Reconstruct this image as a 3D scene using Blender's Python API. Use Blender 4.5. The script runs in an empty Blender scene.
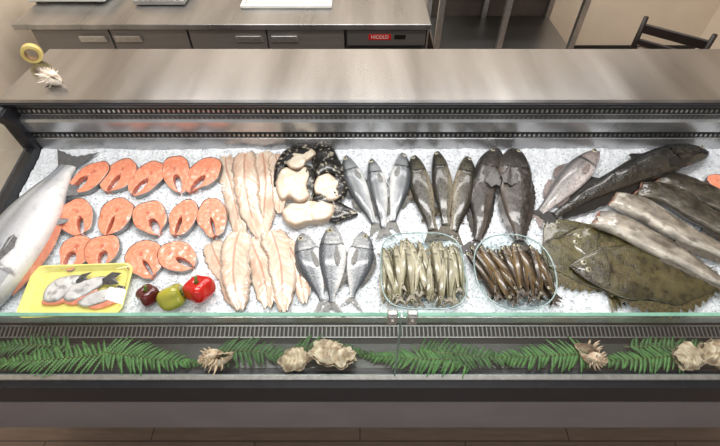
import bpy, math, random
from mathutils import Vector, Matrix, noise
random.seed(7)
R=math.radians
SC=bpy.context.scene
COL=SC.collection
H=2.0; F=430.0; P=R(48)
ZF,YF=0.80,0.69; S=R(10); TS=math.tan(S)
XL,XR=-1.275,1.50
BACKY=1.38
NB=Vector((0,-math.sin(S),math.cos(S)))
RX=Matrix.Rotation(S,4,'X')
# ------------------------------------------------------------------ helpers
def ray(px,py):
    cx=(px-360)/F; cy=(223-py)/F
    return Vector((cx,math.cos(P)+cy*math.sin(P),-math.sin(P)+cy*math.cos(P)))
def at(px,py,z):
    d=ray(px,py); t=(z-H)/d.z
    return Vector((d.x*t,d.y*t,z))
def bed(px,py,dz=0.0):
    d=ray(px,py); k=dz/math.cos(S)
    t=(ZF-TS*YF+k-H)/(d.z-TS*d.y)
    return Vector((d.x*t,d.y*t,H+d.z*t))
def lin(c): return tuple((max(0,v)/12.92 if v<=.04045 else ((v+.055)/1.055)**2.4) for v in c[:3])+(1.0,)
def mixc(a,b,f): return tuple(a[i]*(1-f)+b[i]*f for i in range(3))
def sst(a,b,x):
    t=max(0,min(1,(x-a)/(b-a))); return t*t*(3-2*t)
def interp(pts,t):
    n=len(pts)
    if t<=pts[0][0]: return pts[0][1]
    if t>=pts[-1][0]: return pts[-1][1]
    for i in range(n-1):
        if t<=pts[i+1][0]: break
    x0,y0=pts[i]; x1,y1=pts[i+1]
    def tan(k):
        a=max(0,k-1); b=min(n-1,k+1)
        return (pts[b][1]-pts[a][1])/(pts[b][0]-pts[a][0])
    m0,m1=tan(i),tan(i+1); h=x1-x0; u=(t-x0)/h
    return ((2*u**3-3*u*u+1)*y0+(u**3-2*u*u+u)*h*m0+(-2*u**3+3*u*u)*y1+(u**3-u*u)*h*m1)
def thing(name,label,cat,mat=None,group=None):
    o=bpy.data.objects.new(name,None); COL.objects.link(o); o.empty_display_size=.05
    o['label']=label; o['category']=cat
    if group: o['group']=group
    if mat is not None: o.matrix_basis=mat
    return o
def tag(o,label,cat,group=None):
    o['label']=label; o['category']=cat
    if group: o['group']=group
    return o
def mesh(name,vs,fs,mat,parent=None,cols=None,smooth=True,kind=None,label=None):
    me=bpy.data.meshes.new(name); me.from_pydata([tuple(v) for v in vs],[],fs); me.update()
    if cols:
        ca=me.color_attributes.new('Col','FLOAT_COLOR','POINT')
        fl=[]
        for c in cols: fl.extend(c)
        ca.data.foreach_set('color',fl)
    if smooth: me.polygons.foreach_set('use_smooth',[True]*len(me.polygons))
    if mat: me.materials.append(mat)
    o=bpy.data.objects.new(name,me); COL.objects.link(o)
    if parent: o.parent=parent
    if kind: o['kind']=kind
    if label: o['label']=label
    return o
class MB:
    def __init__(s): s.v=[]; s.f=[]
    def box(s,x0,x1,y0,y1,z0,z1,M=None,b=0.0):
        n=len(s.v)
        if b<=0:
            vs=[Vector((x,y,z)) for z in (z0,z1) for y in (y0,y1) for x in (x0,x1)]
            fs=[(0,2,3,1),(4,5,7,6),(0,1,5,4),(2,6,7,3),(0,4,6,2),(1,3,7,5)]
        else:
            vs=[];rings=[]
            for z,i in ((z0,b),(z0+b,0),(z1-b,0),(z1,b)):
                r=[]
                X0,X1,Y0,Y1=x0+i,x1-i,y0+i,y1-i
                for p in ((X0+b,Y0),(X1-b,Y0),(X1,Y0+b),(X1,Y1-b),(X1-b,Y1),(X0+b,Y1),(X0,Y1-b),(X0,Y0+b)):
                    r.append(len(vs)); vs.append(Vector((p[0],p[1],z)))
                rings.append(r)
            fs=[tuple(reversed(rings[0])),tuple(rings[-1])]
            for a,c in zip(rings,rings[1:]):
                for k in range(8): fs.append((a[k],a[(k+1)%8],c[(k+1)%8],c[k]))
        for p in vs: s.v.append(M@p if M else p)
        for f in fs: s.f.append(tuple(n+i for i in f))
    def tube(s,pts,r,seg=10,cap=True):
        pts=[Vector(p) for p in pts]; n=len(pts)
        rr=r if isinstance(r,(list,tuple)) else [r]*n
        rings=[]
        up=Vector((0,0,1))
        for i,p in enumerate(pts):
            d=(pts[min(n-1,i+1)]-pts[max(0,i-1)]).normalized()
            a=d.cross(up)
            if a.length<.05: a=d.cross(Vector((1,0,0)))
            a.normalize(); b=d.cross(a)
            ring=[]
            for k in range(seg):
                t=2*math.pi*k/seg
                ring.append(len(s.v)); s.v.append(p+(a*math.cos(t)+b*math.sin(t))*rr[i])
            rings.append(ring)
        for A,B in zip(rings,rings[1:]):
            for k in range(seg): s.f.append((A[k],A[(k+1)%seg],B[(k+1)%seg],B[k]))
        if cap: s.f.append(tuple(reversed(rings[0]))); s.f.append(tuple(rings[-1]))
    def grid(s,nu,nv,fn,wrapu=False):
        n=len(s.v)
        for i in range(nu):
            for j in range(nv): s.v.append(Vector(fn(i,j)))
        for i in range(nu if wrapu else nu-1):
            for j in range(nv-1):
                a=n+i*nv+j; b=n+((i+1)%nu)*nv+j
                s.f.append((a,b,b+1,a+1))
    def prism_x(s,prof,x0,x1):
        n=len(s.v); k=len(prof)
        for x in (x0,x1):
            for y,z in prof: s.v.append(Vector((x,y,z)))
        for i in range(k): s.f.append((n+i,n+(i+1)%k,n+k+(i+1)%k,n+k+i))
        s.f.append(tuple(n+i for i in reversed(range(k)))); s.f.append(tuple(n+k+i for i in range(k)))
    def build(s,name,mat,parent=None,smooth=False,kind=None,label=None):
        return mesh(name,s.v,s.f,mat,parent,None,smooth,kind,label)
def boxo(name,x0,x1,y0,y1,z0,z1,mat,parent=None,b=0.0,kind=None,label=None):
    m=MB(); m.box(x0,x1,y0,y1,z0,z1,None,b); return m.build(name,mat,parent,False,kind,label)
# ------------------------------------------------------------------ materials
def base(name):
    m=bpy.data.materials.new(name); m.use_nodes=True
    nt=m.node_tree; b=nt.nodes['Principled BSDF']; return m,nt,b
def nd(nt,t,**k):
    n=nt.nodes.new(t)
    for a,v in k.items():
        if a in n.inputs: n.inputs[a].default_value=v
    return n
def coords(nt,stretch=(1,1,1),rnd=False):
    tc=nt.nodes.new('ShaderNodeTexCoord'); mp=nt.nodes.new('ShaderNodeMapping')
    mp.inputs['Scale'].default_value=stretch
    nt.links.new(tc.outputs['Object'],mp.inputs['Vector'])
    if rnd:
        oi=nt.nodes.new('ShaderNodeObjectInfo'); mu=nt.nodes.new('ShaderNodeMath'); mu.operation='MULTIPLY'; mu.inputs[1].default_value=9.0
        nt.links.new(oi.outputs['Random'],mu.inputs[0]); nt.links.new(mu.outputs[0],mp.inputs['Location'])
    return mp.outputs['Vector']
def nmat(name,c1,c2=None,scale=20,rough=.5,metal=0.0,bump=0.0,bscale=80,coat=0.0,stretch=(1,1,1),lo=.35,hi=.65):
    m,nt,b=base(name); L=nt.links
    c2=c2 or tuple(v*.88 for v in c1)
    vec=coords(nt,stretch)
    n=nd(nt,'ShaderNodeTexNoise',Scale=scale,Detail=5.0); L.new(vec,n.inputs['Vector'])
    r=nt.nodes.new('ShaderNodeValToRGB'); r.color_ramp.elements[0].position=lo; r.color_ramp.elements[1].position=hi
    r.color_ramp.elements[0].color=lin(c2); r.color_ramp.elements[1].color=lin(c1)
    L.new(n.outputs['Fac'],r.inputs['Fac']); L.new(r.outputs['Color'],b.inputs['Base Color'])
    b.inputs['Roughness'].default_value=rough; b.inputs['Metallic'].default_value=metal
    b.inputs['Coat Weight'].default_value=coat; b.inputs['Coat Roughness'].default_value=.15
    if bump:
        n2=nd(nt,'ShaderNodeTexNoise',Scale=bscale,Detail=4.0); L.new(vec,n2.inputs['Vector'])
        bp=nd(nt,'ShaderNodeBump',Strength=bump,Distance=.004); L.new(n2.outputs['Fac'],bp.inputs['Height']); L.new(bp.outputs['Normal'],b.inputs['Normal'])
    return m
def steelmat(name,col,rough=.26,metal=1.0):
    """brushed stainless: broad soft streaks in roughness and tone running front to back"""
    m,nt,b=base(name); L=nt.links
    v1=coords(nt,(2.2,.25,.25)); n1=nd(nt,'ShaderNodeTexNoise',Scale=3.0,Detail=4.0); L.new(v1,n1.inputs['Vector'])
    r=nt.nodes.new('ShaderNodeValToRGB'); r.color_ramp.elements[0].position=.3; r.color_ramp.elements[1].position=.7
    r.color_ramp.elements[0].color=lin(tuple(v*.86 for v in col)); r.color_ramp.elements[1].color=lin(tuple(min(1,v*1.10) for v in col))
    L.new(n1.outputs['Fac'],r.inputs['Fac']); L.new(r.outputs['Color'],b.inputs['Base Color'])
    mr=nd(nt,'ShaderNodeMapRange'); mr.inputs[3].default_value=rough*.75; mr.inputs[4].default_value=rough*1.3; L.new(n1.outputs['Fac'],mr.inputs[0]); L.new(mr.outputs[0],b.inputs['Roughness'])
    b.inputs['Metallic'].default_value=metal
    return m
def amat(name,speck=None,sscale=60,samt=.5,slo=.55,shi=.65,rough=.3,scl=0,sclamt=.25,coat=.6,var=.25,vscale=25,stretch=(1,1,1),speck2=None,lumpb=.35):
    """vertex-colour material with noise variation, speckles and scale bump"""
    m,nt,b=base(name); L=nt.links
    at_=nt.nodes.new('ShaderNodeAttribute'); at_.attribute_name='Col'
    vec=coords(nt,stretch,True)
    n=nd(nt,'ShaderNodeTexNoise',Scale=vscale,Detail=5.0); L.new(vec,n.inputs['Vector'])
    mr=nd(nt,'ShaderNodeMapRange'); mr.inputs[1].default_value=.3; mr.inputs[2].default_value=.7; mr.inputs[3].default_value=1-var; mr.inputs[4].default_value=1+var*.6
    L.new(n.outputs['Fac'],mr.inputs[0])
    mu=nt.nodes.new('ShaderNodeVectorMath'); mu.operation='SCALE'
    L.new(at_.outputs['Color'],mu.inputs[0]); L.new(mr.outputs[0],mu.inputs['Scale'])
    out=mu.outputs[0]
    for sp,sc_,off in ((speck,sscale,0),(speck2,sscale*.45,5)):
        if not sp: continue
        s=nd(nt,'ShaderNodeTexNoise',Scale=sc_,Detail=3.0); L.new(vec,s.inputs['Vector'])
        m2=nd(nt,'ShaderNodeMapRange'); m2.inputs[1].default_value=slo; m2.inputs[2].default_value=shi; m2.inputs[3].default_value=0; m2.inputs[4].default_value=samt
        L.new(s.outputs['Fac'],m2.inputs[0])
        mx=nt.nodes.new('ShaderNodeMix'); mx.data_type='RGBA'
        L.new(m2.outputs[0],mx.inputs[0]); L.new(out,mx.inputs[6]); mx.inputs[7].default_value=lin(sp)
        out=mx.outputs[2]
    L.new(out,b.inputs['Base Color'])
    b.inputs['Roughness'].default_value=rough
    b.inputs['Coat Weight'].default_value=coat; b.inputs['Coat Roughness'].default_value=.10
    nb=nd(nt,'ShaderNodeTexNoise',Scale=45.0,Detail=4.0); L.new(vec,nb.inputs['Vector'])
    bp0=nd(nt,'ShaderNodeBump',Strength=lumpb,Distance=.004); L.new(nb.outputs['Fac'],bp0.inputs['Height'])
    last=bp0
    if scl:
        v=nd(nt,'ShaderNodeTexVoronoi',Scale=scl); L.new(vec,v.inputs['Vector'])
        bp=nd(nt,'ShaderNodeBump',Strength=sclamt,Distance=.002); L.new(v.outputs['Distance'],bp.inputs['Height']); L.new(bp0.outputs['Normal'],bp.inputs['Normal']); last=bp
    L.new(last.outputs['Normal'],b.inputs['Normal'])
    return m
def glass(name,tint=(.93,.97,.95),lo=.04,amt=.6,pw=3.5):
    m=bpy.data.materials.new(name); m.use_nodes=True; nt=m.node_tree; nt.nodes.clear(); L=nt.links
    o=nt.nodes.new('ShaderNodeOutputMaterial'); t=nt.nodes.new('ShaderNodeBsdfTransparent'); g=nt.nodes.new('ShaderNodeBsdfGlossy')
    t.inputs['Color'].default_value=tuple(tint)+(1,); g.inputs['Roughness'].default_value=.03; g.inputs['Color'].default_value=(1,1,1,1)
    f=nt.nodes.new('ShaderNodeLayerWeight')
    p=nt.nodes.new('ShaderNodeMath'); p.operation='POWER'; p.inputs[1].default_value=pw; L.new(f.outputs['Facing'],p.inputs[0])
    q=nt.nodes.new('ShaderNodeMath'); q.operation='MULTIPLY_ADD'; q.inputs[1].default_value=amt; q.inputs[2].default_value=lo; L.new(p.outputs[0],q.inputs[0])
    x=nt.nodes.new('ShaderNodeMixShader'); L.new(q.outputs[0],x.inputs[0]); L.new(t.outputs[0],x.inputs[1]); L.new(g.outputs[0],x.inputs[2]); L.new(x.outputs[0],o.inputs['Surface'])
    return m
STEEL=steelmat('brushed_steel',(.65,.65,.655),.23,.96)
STEELP=steelmat('panel_steel',(.76,.76,.765),.25,.75)
STEELD=nmat('dark_steel',(.54,.535,.53),(.52,.515,.51),60,.36,.75,.0,150,stretch=(.02,1,1))
STEELB=nmat('bright_steel',(.84,.84,.83),(.76,.76,.75),60,.28,.9)
BLACK=nmat('black_plastic',(.045,.047,.055),(.03,.03,.035),30,.4)
NAVY=nmat('dark_frame',(.13,.135,.158),(.11,.115,.135),30,.36)
GREYP=nmat('grey_panel',(.54,.52,.53),(.51,.49,.50),6,.38,.3)
DARKG=nmat('dark_grey',(.17,.165,.165),(.12,.12,.12),20,.5)
LEDGE=nmat('ledge_grey',(.23,.245,.235),(.17,.185,.175),12,.25)
WALL=nmat('plaster_wall',(.88,.82,.74),(.85,.79,.71),3,.85,0,.1,60)
CEIL=nmat('ceiling_paint',(.94,.94,.94),(.91,.91,.91),3,.9)
WHITE=nmat('white_plastic',(.88,.88,.86),(.82,.82,.80),10,.4)
WOODD=nmat('dark_wood',(.13,.09,.075),(.08,.055,.045),14,.45,0,.1,60,stretch=(1,1,.2))
GLASS=glass('counter_glass',(.86,.93,.905),.10,.45,3)
SGLASS=glass('side_glass',(.90,.94,.93),.06,.25,4)
GEDGE=nmat('glass_edge',(.50,.68,.61),(.42,.60,.53),20,.15,0,coat=.5)
DISHG=glass('dish_glass',(.93,.97,.97),.04,.6,2.5)
FILM=glass('cling_film',(.98,.98,.98),.05,.3,3)
RED=nmat('red_badge',(.75,.08,.07),(.68,.07,.06),10,.4)
def floormat():
    m,nt,b=base('floor_tiles'); L=nt.links
    vec=coords(nt)
    br=nt.nodes.new('ShaderNodeTexBrick'); br.inputs['Scale'].default_value=1.0
    br.inputs['Brick Width'].default_value=.9; br.inputs['Row Height'].default_value=.18; br.inputs['Mortar Size'].default_value=.003
    br.inputs['Color1'].default_value=lin((.45,.38,.33)); br.inputs['Color2'].default_value=lin((.41,.345,.30)); br.inputs['Mortar'].default_value=lin((.28,.23,.2))
    L.new(vec,br.inputs['Vector'])
    n=nd(nt,'ShaderNodeTexNoise',Scale=12.0,Detail=6.0); v2=coords(nt,(.6,6,1)); L.new(v2,n.inputs['Vector'])
    mx=nt.nodes.new('ShaderNodeMix'); mx.data_type='RGBA'; mx.blend_type='OVERLAY'; mx.inputs[0].default_value=.4
    L.new(br.outputs['Color'],mx.inputs[6]); L.new(n.outputs['Fac'],mx.inputs[7]) 
    L.new(mx.outputs[2],b.inputs['Base Color']); b.inputs['Roughness'].default_value=.45
    return m
FLOOR=floormat()
# ------------------------------------------------------------------ room
boxo('floor',-2.4,3.2,-2.2,4.0,-.05,0,FLOOR,kind='structure')
boxo('wall_left',-2.5,-2.4,-.8,4.0,0,2.95,WALL,kind='structure')
boxo('wall_right',3.2,3.3,-.8,4.0,0,2.95,WALL,kind='structure')
boxo('wall_back',-2.5,3.3,4.0,4.1,0,2.95,WALL,kind='structure')
boxo('ceiling',-2.5,3.3,-2.2,4.1,2.95,3.0,CEIL,kind='structure')
boxo('baseboard_back',-2.4,3.2,3.985,4.0,0,.09,DARKG,kind='structure')
# ------------------------------------------------------------------ display counter
ct=thing('display_counter','long refrigerated fish display counter with steel top and low front glass','display counter',Matrix.Translation((0,0,0)))
SX=1.62
boxo('base_cabinet',XL,SX,.62,1.70,.0,.60,DARKG,ct)
m=MB(); m.prism_x([(.505,.765),(.478,.755),(.476,.655),(.62,.60),(1.70,.60),(1.70,.70),(.70,.70),(.70,.74),(.61,.745)],XL-.03,SX); m.build('front_frame',NAVY,ct)
m=MB(); m.prism_x([(.4745,.650),(.4745,.405),(.50,.395),(.62,.395),(.62,.60)],XL-.03,SX); m.build('bumper_panel',GREYP,ct)
m=MB(); m.prism_x([(.496,.763),(.496,.772),(.509,.777),(.509,.763)],XL-.03,SX); m.build('glass_channel',STEELB,ct,label='bright steel channel holding the front glass')
boxo('bed_tray',XL,XR,.70,BACKY+.02,.70,.765,STEELD,ct)
m=MB(); m.prism_x([(.506,.745),(.506,.758),(.613,.762),(.613,.745)],XL,XR); m.build('front_ledge',LEDGE,ct)
g=MB(); g.prism_x([(.613,.755),(.613,.763),(.672,.781),(.672,.755)],XL,XR); go=g.build('air_return_grille',BLACK,ct)
g=MB(); n=210
for i in range(n):
    x=XL+.01+(XR-XL-.02)*i/(n-1)
    g.prism_x([(.630,.762),(.630,.772),(.660,.781),(.660,.775)],x-.0021,x+.0021)
for yy,zz in ((.629,.769),(.662,.780)): g.box(XL,XR,yy-.002,yy+.002,zz-.003,zz+.003)
g.build('grille_slats',STEELD,go)
m=MB(); m.prism_x([(.672,.755),(.672,.786),(.680,.803),(.690,.803),(.690,.755)],XL,XR); m.build('bed_front_lip',STEELB,ct)
m=MB(); m.prism_x([(1.384,1.13),(1.384,1.105),(1.384,1.072),(1.362,1.066),(1.358,1.055),(1.366,1.006),(1.378,1.0),(1.378,.968),(1.376,.965),(1.372,.90),(1.44,.90),(1.44,1.13)],XL,XR); m.build('rear_air_duct',STEELP,ct)
for z0,z1,yy in ((1.076,1.103,1.3845),(.972,.997,1.3785)):
    s=boxo('vent_strip',XL,XR,yy-.003,yy,z0,z1,DARKG,ct)
    g=MB(); n=150
    for i in range(n):
        x=XL+.008+(XR-XL-.016)*i/(n-1)
        g.box(x-.0035,x+.0035,yy-.007,yy-.003,z0+.009,z1-.007)
    g.build('vent_slats',STEELB,s)
m=MB(); m.prism_x([(1.352,1.128),(1.352,1.143),(1.36,1.150),(1.745,1.150),(1.752,1.143),(1.752,1.11),(1.40,1.11),(1.40,1.128)],XL-.025,SX+.25); m.build('top_shelf',STEEL,ct,label='brushed steel top shelf')
boxo('shelf_front_trim',XL-.025,SX+.25,1.345,1.3515,1.130,1.140,NAVY,ct,.001)
boxo('rear_panel',XL,SX,1.70,1.745,.05,1.11,STEELD,ct)
def endframe(x,sd):
    m=MB()
    zz=lambda y: ZF+TS*(y-YF)
    n0=len(m.v)
    for xx in (x-.026,x+.016):
        m.v+=[Vector((xx,.49,.70)),Vector((xx,.49,zz(.49)+.030)),Vector((xx,1.43,zz(1.43)+.030)),Vector((xx,1.43,.70))]
    m.f+=[(n0,n0+1,n0+2,n0+3),(n0+4,n0+7,n0+6,n0+5)]+[(n0+a,n0+(a+1)%4,n0+4+(a+1)%4,n0+4+a) for a in range(4)]
    m.box(x-.026,x+.016,1.365,1.74,.60,1.126)
    m.build('end_frame',NAVY,ct)
    m=MB(); m.prism_x([(1.365,.93),(1.365,1.126),(1.345,1.126),(1.30,1.118),(1.335,1.06),(1.345,.93)],x-.030,x+.018); m.build('end_post',NAVY,ct)
    g=MB(); g.v=[Vector((x,.515,.80)),Vector((x,.53,1.075)),Vector((x,1.35,1.118)),Vector((x,1.35,.94))]; g.f=[(0,1,2,3)]
    go=g.build('end_glass',SGLASS,ct)
    g=MB(); g.tube([(x,.53,1.076),(x,1.345,1.121)],.012,8); g.build('glass_edge',NAVY,go)
endframe(XL-.014,-1); endframe(XR+.014,1)
JX=at(402,319,1.083).x
for a,b_ in ((XL,JX-.002),(JX+.002,SX)):
    g=MB(); g.v=[Vector((a,.505,.770)),Vector((b_,.505,.770)),Vector((b_,.528,1.083)),Vector((a,.528,1.083))]; g.f=[(0,1,2,3)]
    go=g.build('front_glass',GLASS,ct)
    g=MB(); g.box(a,b_,.5235,.5325,1.083,1.0865); g.build('glass_edge',GEDGE,go)
for x in (JX-.022,JX+.026):
    g=MB(); g.box(x-.012,x+.012,.518,.524,1.052,1.090,None,.002); g.box(x-.012,x+.012,.533,.539,1.052,1.090,None,.002); g.box(x-.012,x+.012,.522,.536,1.087,1.093,None,.002)
    g.tube([(x,.514,1.07),(x,.545,1.07)],.006,10)
    g.build('glass_clamp',STEELB,ct)
g=MB(); g.v=[Vector((JX-.0025,.5045,.775)),Vector((JX+.0025,.5045,.775)),Vector((JX+.0025,.526,1.05)),Vector((JX-.0025,.526,1.05))]; g.f=[(0,1,2,3)]; g.build('pane_seal',nmat('seal',(.45,.52,.49)),ct)
# ------------------------------------------------------------------ crushed ice
def icemat():
    m,nt,b=base('crushed_ice'); L=nt.links
    vec=coords(nt)
    v=nd(nt,'ShaderNodeTexVoronoi',Scale=160.0); L.new(vec,v.inputs['Vector'])
    r=nt.nodes.new('ShaderNodeValToRGB'); r.color_ramp.elements[0].color=lin((.835,.86,.885)); r.color_ramp.elements[1].color=lin((.94,.95,.963))
    L.new(v.outputs['Color'],r.inputs['Fac']); L.new(r.outputs['Color'],b.inputs['Base Color'])
    b.inputs['Roughness'].default_value=.2
    bp=nd(nt,'ShaderNodeBump',Strength=.4,Distance=.003); L.new(v.outputs['Distance'],bp.inputs['Height']); L.new(bp.outputs['Normal'],b.inputs['Normal'])
    return m
ICE=icemat()
def icez(x,y):
    return .0052*noise.noise(Vector((x*34,y*34,0)))+.0034*noise.noise(Vector((x*120,y*120,4)))+.009*noise.noise(Vector((x*7,y*7,9)))
ib=MB(); NX,NY=400,130
y0,y1=.688,BACKY
def icep(i,j):
    x=XL+.005+(XR-XL-.01)*i/(NX-1); y=y0+(y1-y0)*j/(NY-1)
    z=ZF+TS*(y-YF)+icez(x,y)-.003
    if j==0: z-=.03
    return (x,y,z)
ib.grid(NX,NY,icep)
OCT=[(1,0,0),(-1,0,0),(0,1,0),(0,-1,0),(0,0,1),(0,0,-1)]
OF=[(0,2,4),(2,1,4),(1,3,4),(3,0,4),(2,0,5),(1,2,5),(3,1,5),(0,3,5)]
for k in range(14000):
    x=random.uniform(XL+.015,XR-.015); y=random.uniform(y0+.008,y1-.01); z=ZF+TS*(y-YF)+icez(x,y)+random.uniform(-.003,.001)
    s=random.uniform(.0018,.0048); n0=len(ib.v)
    M=Matrix.Rotation(random.uniform(0,6),3,Vector((random.random()-.5,random.random()-.5,random.random()-.5)).normalized())
    for o in OCT: ib.v.append(Vector((x,y,z))+M@(Vector(o)*s*random.uniform(.6,1.4)))
    for f in OF: ib.f.append(tuple(n0+i for i in f))
ice=ib.build('crushed_ice',ICE,None,False,kind='stuff'); tag(ice,'bed of white crushed ice filling the display counter','ice')
# ------------------------------------------------------------------ fish
def fin(root,name,basep,dirs,lens,mat,z0=0.0,z1=0.0,zig=.0008,nk=4,rag=.10):
    n=len(basep); vs=[];fs=[]
    for i in range(n):
        ln=lens[i]*(1-rag*(i%2)*random.uniform(.6,1.4))
        for k in range(nk):
            f=k/(nk-1); p=basep[i]+dirs[i]*ln*f
            vs.append((p.x,p.y,max(.0015,p.z+z0*f+z1*f*f+(zig if i%2 else -zig)*f)))
    for i in range(n-1):
        for k in range(nk-1):
            a=i*nk+k; fs.append((a,a+nk,a+nk+1,a+1))
    return mesh(name,vs,fs,mat,root)
EYEW=nmat('eye_silver',(.78,.76,.66),(.62,.59,.48),60,.15,0,coat=1)
EYEB=nmat('eye_pupil',(.02,.02,.025),(.01,.01,.01),60,.08,0,coat=1)
MOUTH=nmat('mouth_dark',(.16,.10,.09),(.1,.06,.06),60,.5)
CUT=nmat('cut_flesh',(.74,.58,.50),(.55,.36,.31),60,.4,0,.3,120,.4)
def sph(cx,cy,cz,rx,ry,rz,nu=14,nv=8):
    m=MB()
    def fn(i,j):
        a=2*math.pi*i/nu; b=-math.pi/2+math.pi*j/(nv-1)
        return (cx+rx*math.cos(a)*math.cos(b),cy+ry*math.sin(a)*math.cos(b),cz+rz*math.sin(b))
    m.grid(nu,nv,fn,True); return m
def make_fish(name,label,cat,group,hp,tp,sp,dz=0.0,flip=1,bend=0.0,hs=1.0,ws=1.0,det=True,NR=64,NS=26,root=None,L=None,pitch=0.0):
    if root is None:
        p0=bed(hp[0],hp[1],dz+.02)-NB*.02; p1=bed(tp[0],tp[1],dz+.012)-NB*.012
        v=RX.inverted().to_3x3()@(p1-p0); L=v.length; th=math.atan2(v.y,v.x)
        root=thing(name,label,cat,Matrix.Translation(p0)@RX@Matrix.Rotation(th,4,'Z')@Matrix.Rotation(pitch,4,'Y'),group)
    pr=sp['prof']; hl=sp.get('headless',False)
    tt=[(p[0],p[1]) for p in pr]; bb=[(p[0],p[2]) for p in pr]; wwp=[(p[0],p[3]) for p in pr]
    top=lambda t: max(.001,interp(tt,t))*L*hs
    bot=lambda t: max(.001,interp(bb,t))*L*hs
    wid=lambda t: max(.001,interp(wwp,t))*L*ws
    tb=pr[-1][0]
    ax=lambda t: wid(t)*.86+.001
    yb=lambda t: bend*L*(4*(t-.5)**2-1)*-1
    gt=sp.get('gill',.24)
    gx=lambda v: gt+.028*(1-v*v)-.01
    ex=sp.get('ex',.9); zig=sp.get('zig',.0008); rag=sp.get('rag',.10)
    lump=sp.get('lump',.0); sd=random.uniform(0,90); wr=sp.get('wrinkle',0.0); sag=sp.get('sag',0.0)
    def P_(t,a,off=0.0):
        c=math.cos(a); s=math.sin(a)
        ol=1+lump*.9*noise.noise(Vector((t*6,1 if c>0 else 7,sd))) if lump else 1
        yy=(top(t) if c>0 else bot(t))*math.copysign(abs(c)**ex,c)*ol
        w=wid(t)
        infl=1.0
        g=gx(c)
        if not hl and g-.10<t<=g: infl=1+.08*((t-(g-.10))/.10)
        if lump: infl*=1+lump*1.5*noise.noise(Vector((t*9,c*2.2,sd+s)))+lump*.7*noise.noise(Vector((t*24,c*5,sd+s)))
        if wr: infl*=1+wr*noise.noise(Vector((t*8,c*7,sd)))
        wob=sag*L*noise.noise(Vector((t*3.2,sd,0))) if sag else 0
        xr=0
        if hl and t<.12: xr=.03*L*noise.noise(Vector((c*3,s*3,sd)))*(1-t/.12)
        return Vector((t*L+xr,flip*(yy)+flip*yb(t)*1+wob,ax(t)+(w*infl+off)*math.copysign(abs(s)**ex,s)))
    def surf(t,v,off=.0): return P_(t,math.acos(max(-1,min(1,v))),off)
    vs=[];cols=[];fs=[]
    for i in range(NR):
        u=i/(NR-1); t=tb*(u**1.25)
        for j in range(NS):
            a=2*math.pi*j/NS
            vs.append(P_(t,a))
            v=math.cos(a)
            c=mixc(sp['side'],sp['back'],sst(sp.get('b0',.15),sp.get('b1',.75),v)); c=mixc(c,sp['belly'],sst(.1,.8,-v))
            if wr:
                q_=noise.noise(Vector((t*8,v*7,sd)))
                if q_<0: c=mixc(c,tuple(q*.6 for q in c),min(.6,-1.2*q_))
            if not hl:
                if t<gt: c=mixc(c,sp.get('head',sp['back']),.55*sst(gt,gt*.5,t))
                if abs(t-gx(v))<.012 and abs(v)<.9: c=mixc(c,tuple(q*.4 for q in c),.7)
            if abs(v-.12)<.10 and t>gt and sp.get('line',1): c=mixc(c,tuple(q*.6 for q in c),.6)
            cols.append(lin(c))
    for i in range(NR-1):
        for j in range(NS):
            q=(i*NS+j,i*NS+(j+1)%NS,(i+1)*NS+(j+1)%NS,(i+1)*NS+j)
            fs.append(q if flip<0 else q[::-1])
    fs.append(tuple(range(NS))); fs.append(tuple((NR-1)*NS+j for j in range(NS)))
    mesh('body',vs,fs,sp['mat'],root,cols)
    if hl:
        m=MB(); ring=[P_(0,2*math.pi*j/NS) for j in range(NS)]; c=sum(ring,Vector())/NS
        for f,dx in ((.97,-.001),(.6,-.004),(.15,-.002)):
            for p in ring: q=c+(p-c)*f; m.v.append(q+Vector((dx,0,0)))
        for k in range(2):
            for j in range(NS): m.f.append((k*NS+j,k*NS+(j+1)%NS,(k+1)*NS+(j+1)%NS,(k+1)*NS+j))
        m.f.append(tuple(2*NS+j for j in range(NS)))
        m.build('cut_face',CUT,root,True,label='pale pink cut face where the head was removed')
    fm=sp['fin']; tl=sp.get('tail',(.15,.62,.45)); nT=13
    bp=[];dr=[];ln=[]
    t0=tb-.012
    wob=lambda t: sag*L*noise.noise(Vector((t*3.2,sd,0))) if sag else 0
    for i in range(nT):
        s=-1+2*i/(nT-1)
        yy=top(t0)*s if s>0 else bot(t0)*s
        bp.append(Vector((t0*L,flip*(yy*.9+yb(t0))+wob(t0),ax(t0))))
        ang=s*tl[1]; dr.append(Vector((math.cos(ang),flip*math.sin(ang),0)))
        ln.append(L*(1-tb+.012)*(1-tl[2]*(1-abs(s)**1.3))/math.cos(ang)*1.0)
    fin(root,'tail_fin',bp,dr,ln,fm,-ax(t0)*.4,0,zig,4,rag)
    if det or sp.get('smallfin'):
        for key,sg in (('dorsal',1),('anal',-1)):
            for (t0,t1,lens,lean,nm) in sp.get(key,[]):
                n=max(7,int((t1-t0)*44)); bp=[];dr=[];ln=[]
                for i in range(n):
                    f=i/(n-1); t=t0+(t1-t0)*f
                    yv=(top(t) if sg>0 else -bot(t))*.93
                    bp.append(Vector((t*L,flip*(yv+yb(t))+wob(t),ax(t)))); dr.append(Vector((math.sin(lean),sg*flip*math.cos(lean),0)))
                    ln.append(interp([(k/(len(lens)-1),x) for k,x in enumerate(lens)],f)*L*hs+.002)
                fin(root,nm,bp,dr,ln,fm,-ax((t0+t1)/2)*.55,0,zig,4,rag)
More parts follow.
